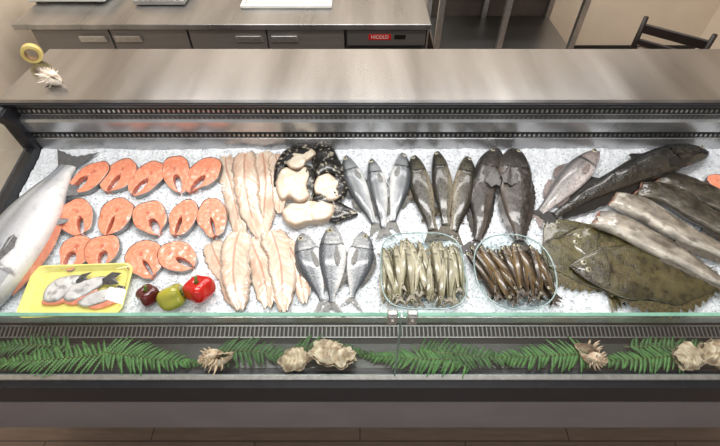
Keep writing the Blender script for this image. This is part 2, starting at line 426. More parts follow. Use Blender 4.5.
    if det and not hl:
        pf=sp.get('pect',(.27,-.25,.13,.5))
        if pf:
            n=8; bp=[];dr=[];ln=[]
            for i in range(n):
                f=i/(n-1); bp.append(surf(pf[0]+.01*f,pf[1]+.16*(f-.5),.001)); a=pf[3]*(f-.5)-.12
                dr.append(Vector((math.cos(a),flip*math.sin(a),0))); ln.append(L*pf[2]*(.65+.35*math.sin(f*math.pi)))
            fin(root,'pectoral_fin',bp,dr,ln,fm,.003,-.002)
        vs=[];fs=[];cs=[];nu,nv=9,11
        for i in range(nu):
            for j in range(nv):
                v=-.82+1.42*j/(nv-1); t=gt-.085+(gx(v)-.004-(gt-.085))*i/(nu-1)
                vs.append(surf(t,v,.0012*math.sin(math.pi*min(1,i/(nu-1)*1.0)*.5)+.0002))
                c=mixc(sp['side'],sp['belly'],.35); c=mixc(c,sp.get('head',sp['back']),.35+.3*sst(0,.6,v)); 
                if i==nu-1: c=tuple(q*.6 for q in c)
                cs.append(lin(c))
        for i in range(nu-1):
            for j in range(nv-1): fs.append((i*nv+j,(i+1)*nv+j,(i+1)*nv+j+1,i*nv+j+1))
        mesh('gill_cover',vs,fs,sp['mat'],root,cs)
        mb=MB(); mb.tube([surf(.006+.012*k*sp.get('mouth',1),-.12-.1*k,.0004) for k in range(5)],[.0012*L/.35]*5,6); mb.build('mouth',MOUTH,root,True)
    if not hl:
        for (et,ev,er) in sp.get('eyes',[(.085,.28,.017)]):
            p=surf(et,ev); r=er*L*1.3
            e=sph(p.x,p.y,p.z,r,r,r*.55).build('eye',EYEW,root,True)
            sph(p.x,p.y,p.z+r*.25,r*.58,r*.58,r*.42).build('pupil',EYEB,e,True)
    return root
BASS=[(0,.006,.006,.004),(.03,.030,.028,.022),(.1,.062,.058,.043),(.2,.090,.085,.056),(.33,.112,.11,.062),(.5,.105,.102,.056),(.68,.068,.068,.038),(.8,.040,.040,.022),(.87,.034,.034,.015)]
BREAM=[(0,.01,.01,.006),(.03,.055,.042,.022),(.1,.115,.088,.042),(.2,.165,.13,.054),(.34,.19,.165,.058),(.5,.165,.15,.052),(.68,.09,.09,.034),(.79,.04,.04,.02),(.85,.036,.036,.013)]
TROUT=[(0,.008,.008,.006),(.03,.032,.030,.026),(.1,.062,.060,.045),(.2,.086,.086,.056),(.38,.105,.108,.060),(.55,.095,.1,.054),(.7,.068,.068,.038),(.81,.045,.045,.022),(.88,.046,.046,.014)]
CATF=[(0,.025,.025,.014),(.03,.055,.055,.028),(.1,.09,.09,.042),(.2,.118,.118,.050),(.38,.126,.126,.050),(.55,.102,.102,.042),(.70,.062,.062,.030),(.80,.034,.034,.018),(.86,.028,.028,.011)]
LONG=[(0,.008,.008,.01),(.03,.028,.026,.024),(.1,.05,.048,.042),(.2,.064,.062,.052),(.35,.062,.064,.050),(.5,.050,.050,.038),(.68,.034,.034,.026),(.84,.019,.019,.013),(.92,.014,.014,.009)]
STUB=[(0,.070,.072,.032),(.05,.082,.086,.040),(.2,.092,.096,.044),(.4,.080,.084,.038),(.6,.055,.058,.029),(.78,.031,.032,.018),(.9,.018,.018,.010),(.93,.018,.018,.008)]
FLAT=[(0,.01,.01,.006),(.03,.055,.06,.008),(.1,.14,.14,.012),(.22,.235,.235,.016),(.38,.285,.285,.018),(.55,.25,.25,.017),(.7,.155,.155,.014),(.8,.070,.070,.011),(.85,.055,.055,.009)]
SALM=[(0,.008,.008,.006),(.03,.036,.032,.028),(.1,.072,.068,.05),(.2,.098,.096,.066),(.38,.118,.122,.072),(.55,.108,.11,.064),(.7,.075,.075,.045),(.82,.045,.045,.024),(.88,.042,.042,.015)]
SMALL=[(0,.01,.01,.008),(.04,.035,.032,.025),(.12,.06,.058,.04),(.25,.082,.082,.052),(.45,.086,.09,.052),(.65,.062,.065,.038),(.8,.034,.034,.02),(.87,.026,.026,.012)]
fm=lambda n,c,c2=None: nmat(n,c,c2,140,.35,0,.3,200,.3)
bass=dict(prof=BASS,back=(.26,.28,.30),side=(.60,.62,.64),belly=(.86,.865,.86),head=(.37,.38,.39),mat=amat('bass_skin',(.32,.33,.34),220,.3,.5,.7,.26,260,.35),fin=fm('bass_fin',(.48,.48,.46),(.34,.34,.33)),
  dorsal=[(.33,.52,[.02,.06,.055,.015],.45,'dorsal_fin'),(.56,.70,[.04,.045,.015],.5,'second_dorsal_fin')],anal=[(.60,.72,[.045,.04,.015],.5,'anal_fin'),(.34,.38,[.055,.06,.03],1.0,'pelvic_fin')],tail=(.15,.48,.4),eyes=[(.085,.3,.018)])
trout=dict(prof=TROUT,back=(.15,.14,.115),side=(.295,.28,.23),belly=(.56,.525,.455),head=(.195,.185,.15),mat=amat('trout_skin',(.10,.09,.08),130,.7,.55,.62,.27,300,.3),fin=fm('trout_fin',(.36,.32,.25),(.22,.2,.16)),
  dorsal=[(.42,.54,[.055,.06,.02],.45,'dorsal_fin'),(.74,.77,[.025,.03,.015],.7,'adipose_fin')],anal=[(.64,.73,[.05,.045,.015],.5,'anal_fin'),(.46,.50,[.05,.055,.03],.9,'pelvic_fin')],tail=(.15,.5,.2),eyes=[(.075,.3,.015)])
bream=dict(prof=BREAM,back=(.28,.30,.325),side=(.62,.64,.66),belly=(.90,.90,.895),head=(.43,.435,.44),mat=amat('bream_skin',(.34,.355,.38),160,.45,.5,.68,.24,170,.5),fin=fm('bream_fin',(.50,.49,.47),(.34,.34,.34)),
  dorsal=[(.28,.70,[.03,.06,.06,.05,.02],.5,'dorsal_fin')],anal=[(.54,.70,[.06,.05,.02],.5,'anal_fin'),(.3,.34,[.08,.08,.03],.9,'pelvic_fin')],tail=(.15,.66,.6),eyes=[(.1,.3,.026)],gill=.26,pect=(.29,-.2,.22,.3))
catf=dict(prof=CATF,back=(.15,.135,.125),side=(.245,.225,.21),belly=(.37,.335,.31),head=(.17,.155,.145),mat=amat('dark_fish_skin',(.39,.36,.335),60,.5,.50,.68,.36,130,.5,var=.45,speck2=(.10,.09,.085),coat=.5,lumpb=.7),fin=fm('dark_fish_fin',(.27,.245,.23),(.15,.135,.13)),lump=.13,rag=.18,line=0,sag=.03,
  dorsal=[(.25,.82,[.02,.05,.05,.045,.02],.7,'dorsal_fin')],anal=[(.45,.82,[.02,.045,.04,.02],.7,'anal_fin')],tail=(.15,.70,.15),eyes=[(.06,.35,.013)],pect=(.25,-.3,.19,1.0))
pinkf=dict(prof=BASS,back=(.37,.36,.36),side=(.66,.64,.63),belly=(.85,.81,.80),head=(.58,.50,.49),mat=amat('pinkish_skin',(.36,.34,.34),120,.5,.5,.66,.25,240,.35,var=.3),fin=fm('pinkish_fin',(.58,.52,.5),(.42,.39,.38)),
  dorsal=[(.3,.5,[.02,.065,.06,.02],.45,'dorsal_fin'),(.54,.72,[.05,.05,.015],.5,'second_dorsal_fin')],anal=[(.6,.72,[.045,.04,.015],.5,'anal_fin')],tail=(.15,.48,.35),eyes=[(.085,.3,.018)])
blackf=dict(prof=LONG,back=(.08,.077,.07),side=(.14,.135,.12),belly=(.23,.21,.18),head=(.11,.105,.095),mat=amat('black_skin',(.28,.26,.235),70,.6,.52,.68,.26,160,.5,var=.5,speck2=(.05,.05,.048),lumpb=.7),fin=fm('black_fin',(.15,.14,.13),(.07,.07,.065)),lump=.12,
  dorsal=[(.30,.36,[.03,.05,.02],.6,'dorsal_fin'),(.60,.8,[.03,.045,.02],.6,'second_dorsal_fin')],anal=[(.45,.88,[.02,.04,.04,.02],.5,'anal_fin')],tail=(.15,.6,.3),eyes=[(.05,.4,.008)],pect=(.2,-.5,.11,.9))
hake=dict(prof=STUB,back=(.37,.345,.31),side=(.57,.535,.485),belly=(.80,.77,.72),headless=True,mat=amat('hake_skin',(.34,.31,.275),42,.6,.50,.68,.28,220,.3,var=.42,stretch=(.8,1.2,1),speck2=(.70,.67,.62),lumpb=.9,coat=.6),fin=fm('hake_fin',(.42,.39,.35),(.3,.28,.25)),lump=.16,wrinkle=.28,rag=.25,line=0,sag=.05,
  dorsal=[(.10,.30,[.02,.06,.02],.5,'dorsal_fin'),(.36,.84,[.03,.05,.04,.02],.5,'second_dorsal_fin')],anal=[(.40,.84,[.03,.045,.03,.02],.5,'anal_fin')],tail=(.15,.4,.2))
darkc=dict(hake); darkc.update(back=(.13,.12,.105),side=(.22,.205,.175),belly=(.39,.36,.31),mat=amat('dark_cod_skin',(.37,.34,.29),60,.55,.52,.68,.28,220,.3,var=.5,speck2=(.085,.078,.07),lumpb=.9,stretch=(.8,1.2,1),coat=.6),fin=fm('dark_cod_fin',(.24,.22,.19),(.15,.14,.125)))
flat=dict(prof=FLAT,back=(.275,.255,.15),side=(.335,.31,.18),belly=(.28,.26,.155),head=(.30,.275,.17),mat=amat('flounder_skin',(.145,.13,.075),40,.65,.48,.63,.26,240,.4,var=.4,vscale=11,lumpb=.8,speck2=(.41,.38,.24),coat=.7),fin=fm('flounder_fin',(.42,.38,.24),(.23,.205,.125)),lump=.20,zig=.006,rag=.40,ex=.96,line=0,
  dorsal=[(.06,.80,[.01,.09,.15,.14,.09,.01],.35,'dorsal_fin')],anal=[(.16,.80,[.01,.09,.15,.14,.09,.01],.35,'anal_fin')],tail=(.15,.55,.0),eyes=[(.075,.35,.014),(.095,-.25,.014)],gill=.2,pect=(.23,0,.13,.7),b0=.6,b1=1.2)
greyflat=dict(flat); greyflat.update(back=(.235,.215,.135),side=(.295,.268,.165),belly=(.24,.22,.14),head=(.255,.23,.145),mat=amat('brown_flounder_skin',(.13,.115,.07),40,.65,.47,.63,.26,240,.4,var=.4,vscale=11,lumpb=.8,speck2=(.36,.33,.215),coat=.7),fin=fm('brown_flounder_fin',(.38,.34,.225),(.2,.18,.115)))
salm=dict(prof=SALM,back=(.42,.45,.48),side=(.71,.72,.74),belly=(.88,.875,.87),head=(.48,.50,.52),mat=amat('salmon_skin',(.50,.52,.55),60,.25,.55,.68,.24,340,.35,var=.12,vscale=14,lumpb=.2),fin=fm('salmon_fin',(.46,.46,.46),(.33,.34,.35)),
  dorsal=[(.44,.56,[.05,.06,.02],.45,'dorsal_fin'),(.76,.79,[.02,.03,.015],.7,'adipose_fin')],anal=[(.68,.77,[.05,.045,.015],.5,'anal_fin'),(.5,.54,[.05,.055,.03],.9,'pelvic_fin')],tail=(.15,.52,.3),eyes=[(.08,.3,.012)])
SH,ST=(-34,330),(76,149); SHS=1.16
s=make_fish('whole_salmon','large whole silver salmon along the left end, tail towards the back','fish',None,SH,ST,salm,0.006,1,-0.02,SHS,1.0)
SAL_RED=amat('salmon_flesh',(.97,.80,.70),60,.4,.5,.7,.3,0,coat=.5,var=.12)
Ls=(bed(SH[0],SH[1])-bed(*ST)).length
vs=[];fs=[];cs=[];n=36
for i in range(n):
    t=.16+.44*i/(n-1); b_=interp([(p[0],p[2]) for p in SALM],t)*SHS*Ls*.95; w=.018*math.sin(math.pi*i/(n-1))**.7
    yb_=.02*Ls*(4*(t-.5)**2-1)
    for k in range(7):
        f=k/6; vs.append((t*Ls,yb_-b_-w*(f-.3),.018+.028*math.sin(math.pi*(f*.7+.3))*math.sin(math.pi*i/(n-1))**.5)); cs.append(lin(mixc((.78,.42,.33),(.88,.60,.50),f)))
for i in range(n-1):
    for k in range(6): fs.append((i*7+k,i*7+k+1,i*7+7+k+1,i*7+7+k))
mesh('belly_flap',vs,fs,SAL_RED,s,cs,label='orange pink opened belly edge')
fb='silver sea bass at the back'
for (h,t,lb,fl,dz,b,hh) in (((345,153),(381,234),'leftmost of three silver sea bass whose tails meet beside the glass dish',-1,0,.025,.90),((371,156),(385,239),'middle one of three silver sea bass whose tails meet above the glass dish',-1,.006,-.015,.84),((403,150),(390,232),'rightmost silver sea bass, beside the dark speckled trout',1,.0,.02,.94)):
    make_fish('sea_bass',lb,'fish',fb,h,t,bass,dz,fl,b,hh,.92)
ft='dark speckled trout'
for (h,t,lb,fl,dz,b,hh) in (((414,153),(438,241),'leftmost dark speckled trout, beside the silver sea bass',-1,0,.025,.98),((437,149),(447,236),'middle one of three dark speckled trout',-1,.005,-.01,.90),((468,154),(450,242),'rightmost dark speckled trout, beside the grey brown wide-bodied fish',1,0,.025,.96)):
    make_fish('trout',lb,'fish',ft,h,t,trout,dz,fl,b,hh,.92)
fr='sea bream in front'
for (h,t,lb,fl,dz,hh) in (((301,231),(325,313),'leftmost sea bream, darkest back, beside the pale fillets',-1,0,.84),((333,223),(330,317),'middle sea bream of three, between two others',-1,.008,.78),((363,229),(349,310),'rightmost sea bream, palest belly, beside the square glass dish',1,0,.86)):
    make_fish('sea_bream',lb,'fish',fr,h,t,bream,dz,fl,.015*fl,hh,.92)
make_fish('wide_bodied_fish','dark grey brown wide-bodied fish lying next to the speckled trout','fish','dark wide-bodied fish',(496,147),(474,258),catf,0,-1,.015,.80,.95)
make_fish('wide_bodied_fish','dark grey brown wide-bodied fish nearer the pinkish silver fish','fish','dark wide-bodied fish',(515,147),(522,258),catf,.012,1,-.015,1.0,.95)
make_fish('pinkish_fish','pinkish silver grey fish lying diagonally beside the long black fish','fish',None,(600,149),(531,222),pinkf,0,-1,.0,.92,.95)
make_fish('long_black_fish','long mottled black fish at the back of the ice on the right','fish',None,(709,152),(542,224),blackf,.006,-1,.05,1.12,1.0)
make_fish('grey_cod','dark brown headless fish rearmost in the right end heap','fish','dark brown fish on the right',(658,178),(815,246),darkc,.0,1,0.03,1.1,1.1)
make_fish('grey_cod','dark brown headless fish next to the pale headless hake','fish','dark brown fish on the right',(640,188),(815,282),darkc,.008,1,0.05,.95,1.05)
make_fish('hake','pale grey beige headless hake beside the dark brown fish','fish','grey beige headless hake',(615,199),(785,294),hake,.014,1,0.05,.90,1.05)
make_fish('hake','pale grey beige headless hake lying next to the flounders','fish','grey beige headless hake',(597,218),(770,310),hake,.024,1,0.03,.88,1.05)
make_fish('flounder','olive brown flounder nearest the round glass dish','fish','flounders',(550,216),(628,306),flat,.004,1,0,1.08,1.1)
make_fish('flounder','flounder mostly hidden between the other two and the beige hake','fish','flounders',(566,234),(722,282),flat,.010,-1,0,.70,1.0)
make_fish('flounder','large olive brown flounder with its tail at the right edge','fish','flounders',(572,264),(752,292),greyflat,.020,1,0.02,.66,1.0)
# ------------------------------------------------------------------ salmon steaks
FLESH=amat('steak_flesh',(.95,.76,.65),75,.35,.5,.68,.3,0,coat=.45,var=.12)
SKIN=amat('steak_skin',None,rough=.28,scl=260,var=.25)
BONE=nmat('bone',(.88,.72,.60),(.72,.48,.38),120,.5)
def steak(cx,cy,label,w=.118,h=.15,rot=0,tilt=0,T=.020,dz=0,group='salmon steaks'):
    p=bed(cx,cy,dz+.02)-NB*.02
    root=thing('salmon_steak',label,'salmon steak',Matrix.Translation(p)@RX@Matrix.Rotation(rot,4,'Z')@Matrix.Rotation(tilt,4,'X'),group)
    a,b=w/2,h/2; nv=73; nu=30
    ph=random.uniform(0,6); vs=[];cs=[];fs=[]; asym=random.uniform(-.42,.42); op=random.choice([.4,.6,.8,1.1,1.5]); tri=random.uniform(.0,.28); flen=random.uniform(.78,1.12)
    lift=math.sin(abs(tilt))*b
    def outer(f,s=1.0):
        rg=1+.15*noise.noise(Vector((math.cos(f)*1.4,math.sin(f)*1.4,ph*3)))
        x=a*math.sin(f)*(1+tri*math.cos(f))*rg; y=b*math.cos(f)*(1 if math.cos(f)>0 else (.97 if f<0 else .97*flen))*rg
        return Vector((x*s+asym*a*(1-math.cos(f))*.4,y*s))
    def inner(f):
        return Vector((.105*w*op*math.sin(f)+asym*a*(1-math.cos(f))*.4,-.43*b+.40*b*math.cos(f)*(1 if f*f<2.5 else 1.25)))
    FM=R(170)
    prof=[(0,0),(0,.45),(.0,.85),(.015,.96)]+[(.04+.89*k/(nu-1),1.0+.04*math.sin(math.pi*k/(nu-1))) for k in range(nu)]+[(.96,.92),(1,.6),(1,0)]
    np_=len(prof)
    for i in range(nv):
        f=-FM+2*FM*i/(nv-1); o=outer(f); n_=inner(f)
        for (u,z) in prof:
            q=o.lerp(n_,u)
            wob=.0018*noise.noise(Vector((q.x*60,q.y*60,ph)))
            vs.append((q.x,q.y,z*T+wob+lift*1.0))
            wv=u*5.6+.8*math.cos(2*f+ph*.1)+.5*math.sin(abs(f)*3)+.8*noise.noise(Vector((q.x*40,q.y*40,ph))); fr=wv-math.floor(wv)
            c=(.90,.545,.42)
            if fr<.13: c=(.93,.655,.545)
            if u>.95: c=(.75,.40,.31)
            if u<.03: c=(.81,.50,.40)
            if abs(f)<.20 and .55<u<.9: c=mixc(c,(.67,.32,.25),.55)
            if abs(abs(f)-1.6)<.10 and u<.4: c=mixc(c,(.64,.39,.31),.5)
            cs.append(lin(c))
    for i in range(nv-1):
        for k in range(np_-1):
            fs.append((i*np_+k,(i+1)*np_+k,(i+1)*np_+k+1,i*np_+k+1))
    fs.append(tuple(range(np_))); fs.append(tuple(reversed([(nv-1)*np_+k for k in range(np_)])))
    mesh('flesh',vs,fs,FLESH,root,cs)
    vs=[];cs=[];fs=[]
    for i in range(nv):
        f=-FM+2*FM*i/(nv-1)
        for (s,z) in ((.985,0),(1.010,.02),(1.015,.4),(1.015,.8),(1.008,.98),(.992,.99)):
            q=outer(f,s); vs.append((q.x,q.y,z*T+lift))
            cs.append(lin(mixc((.19,.195,.20),(.58,.58,.58),sst(.75,2.2,abs(f)))))
    for i in range(nv-1):
        for k in range(5): fs.append((i*6+k,i*6+k+1,i*6+7+k,i*6+6+k))
    mesh('skin',vs,fs,SKIN,root,cs,label='dark silver grey skin band')
    m=MB(); m.tube([(0,.13*b,T*.9+lift),(0,.13*b,T*1.08+lift)],[.0058,.0048],12); m.build('backbone',BONE,root,True)
    return root
rows=[('back',[(88,177,-.8),(120,175,-.2),(148,179,-.4),(176,175,.25),(205,176,-.3)]),('middle',[(80,217,.6),(115,217,-.2),(151,219,.55),(182,217,-.3),(211,218,.2)]),('front',[(74,252,-.35),(104,251,.3),(143,260,.5),(176,258,.9)])]
od=['first','second','third','fourth','fifth']
rr=random.Random(3)
for nm,pp in rows:
    for i,(x,y,ro) in enumerate(pp):
        extra={'back':'nearest the back of the counter','middle':'between the other two rows','front':'nearest the yellow tray and peppers'}[nm]
        hh={'back':.170,'middle':.156,'front':.122}[nm]
        if nm=='front' and i==2: hh=.165
        if nm=='front' and i==3: hh=.14
        steak(x,y,'%s salmon steak from the left in the row %s'%(od[i],extra),(.108 if i>2 else .120)+rr.uniform(-.008,.004),hh+rr.uniform(-.012,.006),ro,R(rr.uniform(2,6)))
steak(721,184,'lone salmon steak at the far right end behind the dark brown fish',.08,.10,.3,0,group='salmon steaks')
# ------------------------------------------------------------------ slabs, fillets
def smooth_poly(pts,n=8):
    out=[];k=len(pts)
    for i in range(k):
        p0,p1,p2,p3=pts[i-1],pts[i],pts[(i+1)%k],pts[(i+2)%k]
        for j in range(n):
            t=j/n
            out.append(0.5*((2*p1)+(p2-p0)*t+(2*p0-5*p1+4*p2-p3)*t*t+(3*p1-p0-3*p2+p3)*t**3))
    return out
def slab_mesh(name,outline,th,mat,root,inv,dz,colfn,rough=.004,z0=0.0,dome=.25,n=7,label=None):
    pts=[]
    for p in outline:
        q=inv@bed(p[0],p[1],dz+th*.6); pts.append(Vector((q.x,q.y,0)))
    pts=smooth_poly(pts,n); c=sum(pts,Vector())/len(pts); k=len(pts)
    rings=[(.97,0),(1.0,.25),(1.01,.55),(.98,.88),(.92,1.0),(.80,1+dome*.4),(.62,1+dome*.7),(.45,1+dome*.85),(.25,1+dome)]
    vs=[];cs=[];fs=[]
    sd=random.uniform(0,50)
    for s_,z in rings:
        for p in pts:
            q=c+(p-c)*s_
            nz=noise.noise(Vector((q.x*30,q.y*30,sd)))*rough+noise.noise(Vector((q.x*90,q.y*90,sd)))*rough*.4
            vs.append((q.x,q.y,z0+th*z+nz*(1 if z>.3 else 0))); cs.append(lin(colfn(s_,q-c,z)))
    for i in range(len(rings)-1):
        for j in range(k): fs.append((i*k+j,i*k+(j+1)%k,(i+1)*k+(j+1)%k,(i+1)*k+j))
    vs.append((c.x,c.y,z0+th*(1+dome))); cs.append(lin(colfn(0,Vector(),1)))
    e=len(vs)-1; i=len(rings)-1
    for j in range(k): fs.append((i*k+j,i*k+(j+1)%k,e))
    fs.append(tuple(reversed(range(k))))
    return mesh(name,vs,fs,mat,root,cs,label=label)
def bedroot(name,label,cat,cx,cy,dz,group=None):
    M=Matrix.Translation(bed(cx,cy,dz))@RX
    return thing(name,label,cat,M,group),M.inverted()
FILM_=amat('fillet_flesh',(.76,.60,.50),34,.45,.50,.70,.26,0,coat=.6,var=.13,stretch=(.3,1.3,1),lumpb=.3)
SILV=amat('silver_skin',(.35,.36,.38),90,.4,.5,.68,.22,240,.3,coat=.6)
def fillet(hp,tp,w,label,dz=0,group='pale fish fillets',pitch=0):
    p0=bed(hp[0],hp[1],dz+.01); p1=bed(tp[0],tp[1],dz+.01)
    v=RX.inverted().to_3x3()@(p1-p0); L=v.length; th=math.atan2(v.y,v.x)
    root=thing('fish_fillet',label,'fillet',Matrix.Translation(p0-NB*.01)@RX@Matrix.Rotation(th,4,'Z')@Matrix.Rotation(pitch,4,'X'),group)
    sd=random.uniform(0,40); nu,nv=96,29; vs=[];cs=[];fs=[]
    pf=[(0,.50),(.05,.80),(.2,1),(.45,.96),(.7,.82),(.9,.56),(1,.26)]
    def pt(i,j):
        t=i/(nu-1); s=-1+2*j/(nv-1)
        q=1.0 if s>0 else 5.0
        hw=interp(pf,t)*w/2*(1+.26*noise.noise(Vector((t*4,q,sd)))+.13*noise.noise(Vector((t*14,q,sd)))+.07*noise.noise(Vector((t*40,q,sd))))
        y=s*hw+.012*math.sin(t*4+sd)
        z=.0065*(1-abs(s)**6)*(.7+.3*interp(pf,t))*math.sqrt(min(1,t*14+.05))
        if abs(s+.1)<.08: z-=.0022*(1-abs(s+.1)/.08)*(1-t*.6)
        z+=.004*noise.noise(Vector((t*3,s*.9,sd)))+.0007*noise.noise(Vector((t*26-abs(s)*4,s*2,sd)))
        ragx=(.04*noise.noise(Vector((s*3.5,2,sd)))+.02*noise.noise(Vector((s*9,3,sd))))*L
        x=t*L+ragx*(sst(.75,1,t)-sst(.25,0,t))
        return Vector((x,y,max(.0,z)+.003)),t,s
    for i in range(nu):
        for j in range(nv):
            p,t,s=pt(i,j); vs.append(p)
            c=(.80,.72,.64)
            g_=noise.noise(Vector((t*26-abs(s)*4,s*2,sd)))
            c=mixc(c,(.89,.84,.77),max(0,min(1,.5+.9*g_)))
            c=mixc(c,(.80,.61,.51),.75*max(0,noise.noise(Vector((t*4,s*2.2,sd+4)))+.2))
            if abs(s+.1)<.07 and t<.8: c=mixc(c,(.68,.46,.38),.65)
            if s>.78: c=mixc(c,(.60,.53,.47),.65)
            if s<-.88: c=mixc(c,(.57,.51,.46),.65)
            cs.append(lin(c))
    for i in range(nu-1):
        for j in range(nv-1): fs.append((i*nv+j,(i+1)*nv+j,(i+1)*nv+j+1,i*nv+j+1))
    mesh('flesh',vs,fs,FILM_,root,cs)
    m=MB(); 
    m.grid(nu,nv,lambda i,j:(lambda q:(q[0].x,q[0].y*1.04,.0015))(pt(i,j)))
    mesh('skin_side',m.v,m.f,SILV,root,[lin((.50,.47,.44))]*len(m.v),label='thin silvery skin under the fillet')
    return root
ups=[((229,154),(238,240),.095,0),((244,151),(258,238),.10,.007),((262,151),(267,237),.098,.002),((275,153),(282,212),.075,.009)]
for i,(h,t,w,d) in enumerate(ups):
    fillet(h,t,w,'pale cream fillet, %s from the left in the back fillet row'%od[i],d,pitch=R(4)*(-1)**i)
lws=[((215,240),(232,305),.085,0),((237,231),(239,309),.10,.008),((253,235),(268,307),.105,.002),((272,230),(287,310),.095,.009),((287,241),(308,301),.075,.002)]
for i,(h,t,w,d) in enumerate(lws):
    fillet(h,t,w,'pale cream fillet, %s from the left in the front fillet row'%od[i],d,pitch=R(5)*(-1)**i)
BWH=amat('white_flesh',(.80,.67,.57),26,.45,.50,.70,.28,0,coat=.5,var=.12,lumpb=.35)
BSK=amat('black_speckled_skin',(.66,.63,.56),70,.85,.56,.64,.28,0,.3,coat=.4,var=.35,lumpb=.15)
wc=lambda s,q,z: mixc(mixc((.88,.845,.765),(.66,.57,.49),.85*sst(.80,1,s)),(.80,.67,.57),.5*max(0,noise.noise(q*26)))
bc=lambda s,q,z: (.10,.095,.088)
def piece(label,cx,cy,white,black,thw=.03,thb=.022):
    r,inv=bedroot('fish_chunk',label,'fish piece',cx,cy,0,'black and white fish pieces')
    for pl,zz in black: slab_mesh('skin',pl,thb,BSK,r,inv,zz,bc,.003,zz,.4,8,label='smooth black skin spotted with grey')
    for pl,zz in white: slab_mesh('flesh',pl,thw,BWH,r,inv,zz,wc,.010,zz,.15,6)
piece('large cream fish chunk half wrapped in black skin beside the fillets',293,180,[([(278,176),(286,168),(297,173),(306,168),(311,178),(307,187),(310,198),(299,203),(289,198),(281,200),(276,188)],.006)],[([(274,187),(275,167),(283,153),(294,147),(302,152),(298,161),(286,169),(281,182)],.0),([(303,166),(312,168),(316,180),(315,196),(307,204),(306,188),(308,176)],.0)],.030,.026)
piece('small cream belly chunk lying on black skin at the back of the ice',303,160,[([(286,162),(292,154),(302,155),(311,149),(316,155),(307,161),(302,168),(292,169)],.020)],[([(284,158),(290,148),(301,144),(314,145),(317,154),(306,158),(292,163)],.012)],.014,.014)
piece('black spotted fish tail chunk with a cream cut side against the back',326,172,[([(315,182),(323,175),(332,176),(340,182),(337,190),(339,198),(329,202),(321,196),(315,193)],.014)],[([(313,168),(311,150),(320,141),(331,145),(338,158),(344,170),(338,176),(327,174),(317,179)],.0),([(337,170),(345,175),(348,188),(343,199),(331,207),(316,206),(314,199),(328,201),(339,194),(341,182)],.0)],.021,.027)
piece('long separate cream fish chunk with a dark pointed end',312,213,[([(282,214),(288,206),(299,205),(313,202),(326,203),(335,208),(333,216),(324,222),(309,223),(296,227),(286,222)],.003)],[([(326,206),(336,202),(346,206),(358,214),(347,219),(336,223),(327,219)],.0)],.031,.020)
# ------------------------------------------------------------------ yellow tray and trimmings
YEL=nmat('yellow_foam',(.94,.92,.56),(.92,.89,.49),40,.55,0,.1,200)
def rr_ring(w,h,r,n=6):
    out=[]
    for cx,cy,a0 in ((w/2-r,h/2-r,0),(-w/2+r,h/2-r,90),(-w/2+r,-h/2+r,180),(w/2-r,-h/2+r,270)):
        for k in range(n+1):
            a=R(a0+90*k/n); out.append((cx+r*math.cos(a),cy+r*math.sin(a)))
    return out
def ringloft(rings,bottom=True,top=True):
    m=MB(); k=len(rings[0])
    for r in rings:
        for p in r: m.v.append(Vector(p))
    for i in range(len(rings)-1):
        for j in range(k): m.f.append((i*k+j,i*k+(j+1)%k,(i+1)*k+(j+1)%k,(i+1)*k+j))
    if bottom: m.f.append(tuple(reversed(range(k))))
    if top: m.f.append(tuple((len(rings)-1)*k+j for j in range(k)))
    return m
Mt=Matrix.Translation(bed(80,292,.006))@RX@Matrix.Rotation(R(2),4,'Z')
tr=thing('foam_tray','pale yellow foam tray holding salmon trimmings under clear film','food tray',Mt)
TW,TH=.315,.170
lay=[(.30,.30,.004),(.82,.74,.004),(.89,.84,.005),(1.0,1.0,.022),(1.03,1.05,.022),(1.03,1.05,.018),(.99,.99,.016),(.84,.78,-.001)]
rings=[[(x,y,z) for x,y in rr_ring(TW*a,TH*b,.03*min(a,b))] for a,b,z in lay]
ringloft(rings).build('tray_body',YEL,tr,False)
fr_=[[(x,y,z) for x,y in rr_ring(TW*a,TH*a,.03*a)] for a,z in ((1.02,.0235),(.9,.030),(.6,.038),(.3,.042))]
ringloft(fr_,False,True).build('cling_film',FILM,tr,True)
TRM=amat('trim_silver',(.38,.38,.40),46,.6,.52,.66,.22,200,.3,coat=.6,var=.22)
TFIN=fm('trim_fin',(.32,.32,.33),(.17,.17,.18))
def trim(label,cx,cy,skin,flesh,finpoly):
    r,inv=bedroot('salmon_trimming',label,'fish piece',cx,cy,.012,'salmon trimmings in the tray')
    slab_mesh('flesh',flesh,.008,FLESH,r,inv,.012,lambda s,q,z:(.88,.55,.46),.002,.0,.3,5)
    slab_mesh('skin',skin,.010,TRM,r,inv,.012,lambda s,q,z:mixc((.86,.86,.86),(.45,.45,.46),.7*sst(.8,1,s)),.003,.003,.3,5,label='silver white skin')
    m=MB()
    P3=[inv@bed(x,y,.026) for x,y in finpoly]; c=sum(P3,Vector())/len(P3)
    m.v=[c+Vector((0,0,.003))]+P3; k=len(P3); m.f=[(0,1+i,1+(i+1)%k) for i in range(k)]
    m.build('fin',TFIN,r,False,label='dark pointed fin')
trim('silver white salmon belly strip with a pointed fin along the left of the yellow tray',58,290,[(44,301),(47,289),(57,280),(72,276),(84,277),(76,286),(68,294),(58,302)],[(42,304),(46,298),(56,299),(66,295),(64,302),(54,305)],[(74,281),(82,274),(92,272),(86,277),(88,280),(78,284)])
trim('silver white salmon tail piece in the middle of the yellow tray',88,286,[(64,298),(70,288),(82,282),(95,278),(106,277),(104,284),(94,291),(82,298),(70,302)],[(63,302),(72,296),(86,296),(98,289),(90,299),(74,305)],[(102,279),(112,272),(122,273),(115,278),(119,284),(110,285),(103,284)])
trim('silver and pink salmon piece at the right of the yellow tray',103,300,[(78,303),(88,296),(100,291),(114,289),(118,295),(108,301),(94,306),(84,307)],[(88,307),(102,302),(118,295),(120,300),(108,306),(96,309)],[(112,290),(119,285),(126,287),(121,292),(123,297),(114,296)])
